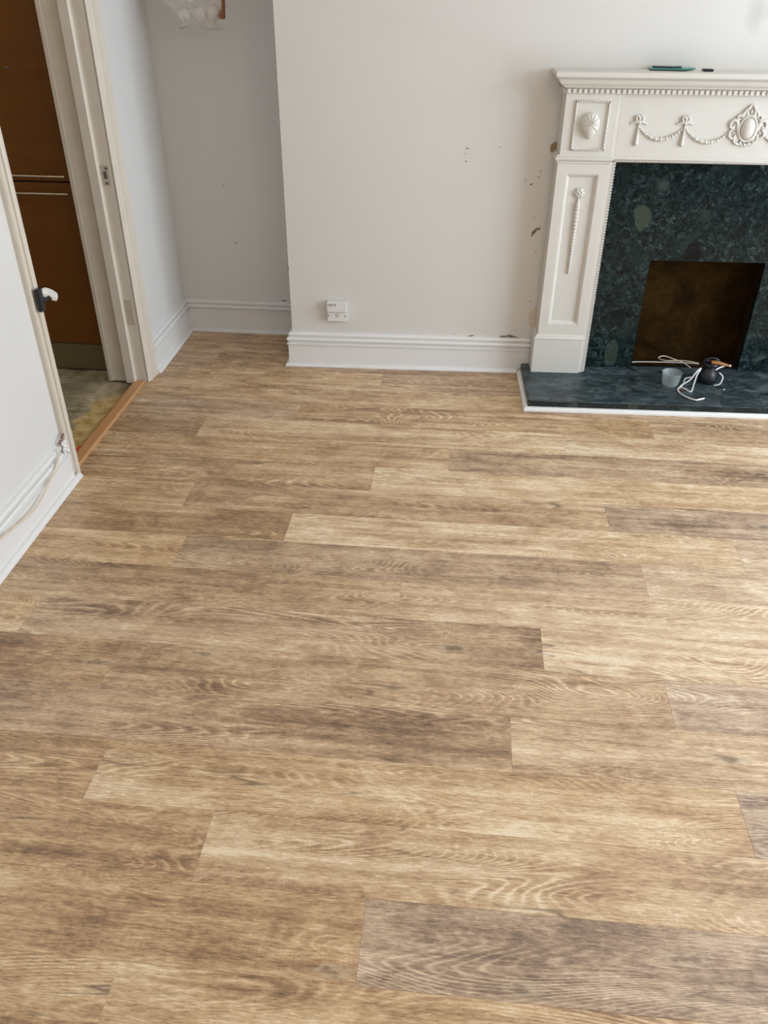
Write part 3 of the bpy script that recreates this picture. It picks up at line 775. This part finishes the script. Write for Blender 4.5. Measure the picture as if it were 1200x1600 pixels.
# ------------------------------------------------------------------ telephone socket
sk = empty('telephone_socket', FM @ T((.238, WV, .211)), 'white two-part telephone socket on the wall above the skirting', 'socket')
SO = (.238, WV, .211)
g = G().box(.198, .281, WV-.022, WV, .211, .252, .002, 2); low = obj('socket_base', g, M_PLASTIC, sk, SO)
g = G().box(.1965, .2825, WV-.030, WV, .2535, .296, .003, 2); upp = obj('socket_cover', g, M_PLASTIC, sk, SO)
g = G()
xx = .203; rr = random.Random(9)
for row, (z, n) in enumerate(((.2868, 9), (.2805, 9))):
    xx = .2025
    for k in range(n):
        w = rr.uniform(.0022, .0044)
        if not (row == 1 and k in (5, 6)): g.box(xx, xx+w, WV-.0304, WV-.0299, z, z+.0032)
        xx += w+.0009
obj('printed_lines', g, M_PRINT, upp, SO)
g = G().rings(.2335, .2465, .2305, .2425, [(0, WV-.0222), (.0015, WV-.0226), (.003, WV-.0222), (.004, WV-.0215)]); obj('jack_port', g, simple('port_grey', (.35, .33, .3), .5), low, SO)
for x in (.2035, .2755):
    g = G().lathe([(.0001, 0), (.003, .0), (.003, .001), (.0001, .0015)], seg=12); bmesh.ops.rotate(g.b, verts=g.b.verts, matrix=Matrix.Rotation(pi/2, 3, 'X')); bmesh.ops.translate(g.b, verts=g.b.verts, vec=(x, WV-.0215, .236))
    obj('screw', g, M_PRINT, low, SO)

# ------------------------------------------------------------------ latch fixture on the near casing
lk = empty('latch_fixture', LM @ T((.019, .005, .60)), 'black latch plate with a worn silver lever on the near door casing', 'latch')
g = G().box(.019, .033, -.014, .016, .592, .662, .003, 2); obj('black_plate', g, M_DARK, lk, (.019, .005, .60))
g = G().tube([(.028, .010, .640), (.030, .030, .640)], .010, 12, 0); obj('spindle', g, M_CHROME, lk, (.019, .005, .60), smooth=True)
g = G().tube([(.026, .012, .622), (.028, .036, .618)], .008, 12, 0); obj('spring_barrel', g, M_DARK, lk, (.019, .005, .60), smooth=True)
g = G()
rows = []
for (y, z, w, t) in ((.012, .655, .006, .005), (.022, .652, .0095, .007), (.034, .646, .0135, .008), (.052, .636, .0150, .008), (.072, .625, .0150, .0075), (.098, .610, .0125, .006)):
    rows.append([(.030+t*math.cos(a), y+w*.55*math.sin(a), z-.006+w*math.sin(a)*.95) for a in (2*pi*k/12+pi/12 for k in range(12))])
vs = g.grid(rows, close_v=True); g.b.faces.new(vs[0]); g.b.faces.new(vs[-1])
lv = obj('lever', g, M_CHROME, lk, (.019, .005, .60), smooth=40, label='worn silver lever')
g = G().ball((.0405, .040, .648), .0035, 1); obj('screw', g, M_DARK, lv, (0, 0, 0))
g = G().tube([(.030, .036, .630), (.030, .056, .612)], .007, 10, 0); obj('lever_pin', g, M_DARK, lk, (.019, .005, .60), smooth=True)

# ------------------------------------------------------------------ cable over the near left skirting with its clips
g = G(); dz = 2.3
cp = [(.024, 1.30, .122), (.026, 1.55, .118), (.028, 1.70, .117), (.030, 1.761, .114), (.032, 1.83, .103), (.034, 1.922, .088), (.035, 1.997, .088), (.034, 2.065, .105), (.031, 2.125, .118), (.028, 2.165, .132), (.026, 2.195, .146), (.023, 2.215, .158)]
g.tube([(x, y-dz, z) for x, y, z in cp], .0030, 8, 2)
tag(obj('telephone_cable', g, M_CABLE2, smooth='all'), 'thin cream cable drooping over the near left skirting', 'cable', mw=LM)
cl = empty('cable_clips', LM @ T((.01, -.07, .15)), 'paint-clogged cable clips and terminal lump at the end of the left skirting', 'cable clip')
CLB = (.01, -.07, .15)
g = G(); rr = random.Random(2)
for (x, y, z, r) in ((.022, -.052, .150, .010), (.020, -.044, .160, .008), (.024, -.060, .140, .009), (.022, -.040, .142, .007), (.026, -.046, .130, .008), (.018, -.058, .158, .006), (.025, -.066, .130, .006)):
    g.ball((x, y, z), r, 2, (.8, 1.1, .9))
for v in g.b.verts: v.co += Vector((0, 1, 1))*.003*noise.noise(v.co*160)
obj('paint_lump', g, M_GLOSS, cl, CLB, smooth=30)
for (y, z) in ((-.062, .168), (-.040, .178)):
    g = G().tube([(.016+.002*math.sin(t), y+.008*math.cos(t), z+.0065*math.sin(t)) for t in (2*pi*k/12 for k in range(11))], .0021, 7, 1)
    obj('clip_ring', g, M_BRASS, cl, CLB, smooth='all')

# ------------------------------------------------------------------ things on the hearth
def F3(u, v, z): return FM @ Vector((u, v, z))
# clear cup
g = G(); cx, cy = 1.650, -.165
g.lathe([(.0001, .002), (.031, .002), (.033, .006), (.0395, .054), (.0415, .056), (.0405, .057), (.0385, .055), (.0320, .008), (.0300, .005), (.0001, .004)], seg=36)
o = obj('plastic_cup', g, M_CUP, smooth=50); tag(o, 'small clear plastic cup on the green hearth', 'cup', mw=FM @ T((cx, cy, HZ-.001)))
# black pot-shaped fitting
pu, pv = 1.812, -.125
pt = empty('black_fitting', FM @ T((pu, pv, HZ)), 'black ribbed pot-shaped fitting with a brown lever, standing on the hearth', 'fitting')
g = G().lathe([(.0001, 0), (.030, 0), (.036, .006), (.0385, .022), (.036, .040), (.028, .054), (.020, .060), (.018, .066)], seg=60, rib=.02, nr=20); obj('body', g, M_DARK, pt, smooth=60)
g = G().lathe([(.018, .064), (.022, .068), (.031, .074), (.033, .082), (.031, .086), (.024, .088), (.021, .084), (.0001, .083)], seg=32); obj('collar', g, M_DARK, pt, smooth=40)
g = G().tube([(-.034*math.cos(t)+.004, .012-.002, .078+.024*math.sin(t)) for t in (pi*k/10 for k in range(11))], .0042, 8, 1); obj('ring_handle', g, M_DARK, pt, smooth='all')
g = G(); g.grid([[(x, -.012+w*math.cos(a), z+h_*math.sin(a)) for a in (2*pi*k/10 for k in range(10))] for x, z, w, h_ in ((-.005, .092, .011, .008), (.02, .091, .012, .009), (.045, .086, .010, .007), (.068, .080, .006, .0045), (.076, .078, .002, .002))], close_v=True)
obj('lever', g, M_COPPER, pt, smooth='all', label='tapered copper-brown lever')
g = G().ball((.074, -.012, .079), .0055, 2); obj('tip', g, M_CABLE, pt, smooth='all')
# white cable, thin loops
cb = empty('white_cable', FM @ T((1.72, -.12, HZ)), 'tangled white cable looping from the black fitting over the hearth', 'cable')
CO = (1.72, -.12, HZ)
def cable(pts, r, nm, m=None): obj(nm, G().tube(pts, r, 8, 3), m or M_CABLE, cb, CO, smooth='all')
cable([(1.530, .030, .054), (1.545, .036, .054), (1.6047, .022, .062), (1.7104, -.0081, .075), (1.7886, -.05, .09)], .0026, 'long_strand')
cable([(1.7795, -.0693, .10), (1.7445, -.0507, .10), (1.704, -.0342, .095), (1.6572, -.0259, .09), (1.6339, .0119, .085), (1.661, .038, .085), (1.6973, .0226, .08), (1.7411, .003, .07), (1.767, -.0254, .06)], .0022, 'back_loop', M_CABLE2)
cable([(1.7653, -.1543, .115), (1.7454, -.1657, .10), (1.7231, -.1773, .07), (1.6885, -.1856, .0455), (1.7006, -.2132, .0455), (1.7187, -.2363, .0455), (1.7409, -.1853, .06), (1.7501, -.1701, .09), (1.7652, -.1548, .11)], .0030, 'middle_loop')
cable([(1.7421, -.1459, .07), (1.7153, -.142, .06), (1.7, -.1757, .050), (1.6678, -.2244, .0460), (1.6777, -.2771, .0460), (1.711, -.3168, .0465), (1.7334, -.3122, .047), (1.7537, -.3015, .047)], [.0026, .0026, .003, .003, .003, .0032, .0042, .0036], 'front_loop')
cable([(1.8827, -.125, .120), (1.8416, -.1513, .118), (1.822, -.165, .112)], .0030, 'side_strand')
cable([(1.8403, -.162, .10), (1.8566, -.1655, .085), (1.8555, -.1719, .07), (1.8464, -.1772, .055), (1.8272, -.1723, .0465)], .0028, 'side_loop')
# thin dark offcut behind the cup and small blob of sealant
g = G().tube([(1.640, -.030, HZ+.004), (1.655, -.055, HZ+.006), (1.672, -.085, HZ+.004)], [.0045, .0035, .003], 8, 1)
tag(obj('cable_offcut', g, simple('grey_mauve_sheath', srgb(96, 92, 104), .5), smooth='all'), 'short grey cable offcut behind the clear cup', 'offcut', mw=FM)
g = G()
for (a, b, r) in ((1.676, -.215, .006), (1.684, -.225, .007), (1.672, -.228, .005), (1.690, -.218, .005)): g.ball((a, b, HZ+r*.45), r, 2, (1, 1, .5))
tag(obj('rust_crumbs', g, simple('rust_brown', srgb(92, 46, 36), .8), smooth='all'), 'reddish brown crumb lump beside the clear cup', 'debris', mw=FM)
g = G(); g.ball((1.5225, -.020, HZ+.004), .007, 2, (1.4, 1, .6)); g.ball((1.532, -.032, HZ+.003), .006, 2, (1, 1.2, .5))
tag(obj('black_lump', g, M_DARK, smooth='all'), 'small black lump under the left end of the white cable', 'debris', mw=FM)
g = G().ball((1.862, -.20, HZ+.0015), .0035, 2, (1.2, .8, .6)); tag(obj('plaster_crumb', g, M_PAPER, smooth='all'), 'tiny white plaster crumb right of the black fitting', 'debris', mw=FM)
# small items on the mantel
MZ = 1.183
t = empty('glass_offcut', FM @ T((1.46, -.01, MZ)), 'teal glass offcut with a dark underside lying on the mantel shelf', 'glass')
TO = (1.46, -.01, MZ)
obj('dark_base', G().prism([(1.385, -.040), (1.500, -.056), (1.515, -.040), (1.505, .018), (1.395, .020)], lambda p, q, z: (p, q, z), MZ+.0003, MZ+.0035), M_TEALD, t, TO)
obj('teal_sheet', G().prism([(1.382, -.037), (1.498, -.050), (1.548, -.010), (1.54, .024), (1.39, .024)], lambda p, q, z: (p, q, z), MZ+.0036, MZ+.0085), M_TEAL, t, TO)
obj('loose_piece', G().prism([(1.395, -.02), (1.46, -.035), (1.50, -.005), (1.40, .012)], lambda p, q, z: (p, q, z), MZ+.0086, MZ+.0125), M_TEALD, t, TO)
g = G().box(1.566, 1.601, -.053, -.022, MZ+.0003, MZ+.008, .0015, 2)
tag(obj('black_tile', g, M_DARK), 'tiny black block on the mantel shelf right of the teal glass', 'block', mw=FM)

# plastic bag hanging in the alcove (its hook is on the back wall, above the frame)
by = 3.54
hk = obj('wall_hook', G().tube([(-1.04, YB, 1.86), (-1.04, YB-.03, 1.86), (-1.04, YB-.19, 1.855), (-1.04, YB-.21, 1.875)], .004, 8, 2), M_STEEL, smooth='all')
tag(hk, 'steel hook on the alcove wall holding the plastic bag', 'hook')
bag = empty('plastic_bag', T((-1.06, by, 1.275)), 'clear plastic bag of crumpled tissue hanging in the alcove', 'bag')
BO = (-1.06, by, 1.275)
g = G(); rows = []
for i in range(22):
    f = i/21; z = 1.288+.40*f
    wx = .105*(min(1, f*5)**.45)*(1+.55*f) if f < .62 else .105*(1+.55*.62)*(1-(f-.62)*1.9)
    if i == 0: wx = .086
    wy = .052*(min(1, (f+.03)*6)**.5)*(1-.4*f)
    cxx = -1.055-.018*f*1.4
    r = []
    for k in range(48):
        a = 2*pi*k/48; n_ = noise.noise(Vector((math.cos(a)*2.2, math.sin(a)*2.2, z*9)))
        sq = .80
        ca = math.copysign(abs(math.cos(a))**sq, math.cos(a)); sa = math.copysign(abs(math.sin(a))**sq, math.sin(a))
        r.append((cxx+wx*ca*(1+.10*n_), by+wy*sa*(1+.28*n_), z+.012*n_-.010*max(0, ca)*(1-f)))
    rows.append(r)
vs = g.grid(rows, close_v=True); g.b.faces.new(vs[0])
obj('bag_film', g, M_BAG, bag, BO, smooth='all')
for sx in (-1, 1):
    obj('handle', G().tube([(-1.07+sx*.07, by, 1.64), (-1.065+sx*.06, by-.01, 1.74), (-1.05+sx*.02, by-.02, 1.83), (-1.04, by-.02, 1.862)], .005, 8, 2), M_BAG, bag, BO, smooth='all')
proto = None
for i, (x, y, z, s, rx, lab) in enumerate([(-1.108, 3.53, 1.327, .030, .3, 'crumpled white tissue wad at the lower left of the hanging bag'), (-1.048, 3.53, 1.330, .032, 1.2, 'crumpled white tissue wad at the bottom middle of the hanging bag'),
        (-.992, 3.53, 1.338, .028, 2.0, 'crumpled white tissue wad beside the brown card in the hanging bag'), (-1.085, 3.53, 1.392, .034, 2.9, 'crumpled white tissue wad in the second layer, left side of the hanging bag'),
        (-1.012, 3.53, 1.400, .036, 3.8, 'crumpled white tissue wad in the second layer, right side of the hanging bag'), (-1.06, 3.54, 1.465, .036, 5.0, 'topmost crumpled white tissue wad in the hanging bag')]):
    if proto is None:
        g = G().ball((0, 0, 0), 1, 4)
        for v in g.b.verts:
            d = v.co.normalized(); v.co = d*(.86+.20*abs(noise.noise(d*2.4))+.10*noise.noise(d*6))
        proto = obj('tissue_wad', g, M_PAPER, smooth='all'); o = proto
    else:
        o = proto.copy(); COL.objects.link(o)
    o.location = (x, y, z); o.scale = (s, s*.75, s*.9); o.rotation_euler = (rx, rx*.7, rx*1.3)
    tag(o, lab, 'tissue', 'crumpled tissues in the plastic bag')
g = G().prism([(-.001, .06), (.004, .06), (.007, -.036), (.003, -.040), (-.010, -.040), (-.011, -.034), (-.003, -.01)], lambda p, q, t: (p, t, q), -.010, .010)
o = obj('brown_card', g, M_CARD); tag(o, 'narrow brown card piece at the right corner of the hanging bag', 'card', mw=T((-.954, 3.520, 1.356)) @ Matrix.Rotation(.09, 4, 'Y'))

# made-up pendant fitting around the added warm ceiling light, out of frame
cl_ = empty('added_ceiling_lamp', T((.75, .7, ZC)), 'added unseen ceiling lamp above the room, out of the frame', 'lamp')
LO = (.75, .7, ZC)
obj('ceiling_rose', G().lathe([(.0001, -.02), (.05, -.02), (.055, 0), (.0001, 0)], LO), M_GLOSS, cl_, LO, smooth=40)
obj('flex', G().tube([(.75, .7, ZC-.02), (.75, .7, 2.36)], .004, 8, 0), M_CABLE, cl_, LO)
obj('lamp_holder', G().lathe([(.0001, 2.315), (.02, 2.315), (.022, 2.35), (.008, 2.37), (.0001, 2.37)], (.75, .7, 0)), M_GLOSS, cl_, LO, smooth=40)
bpy.context.view_layer.update()
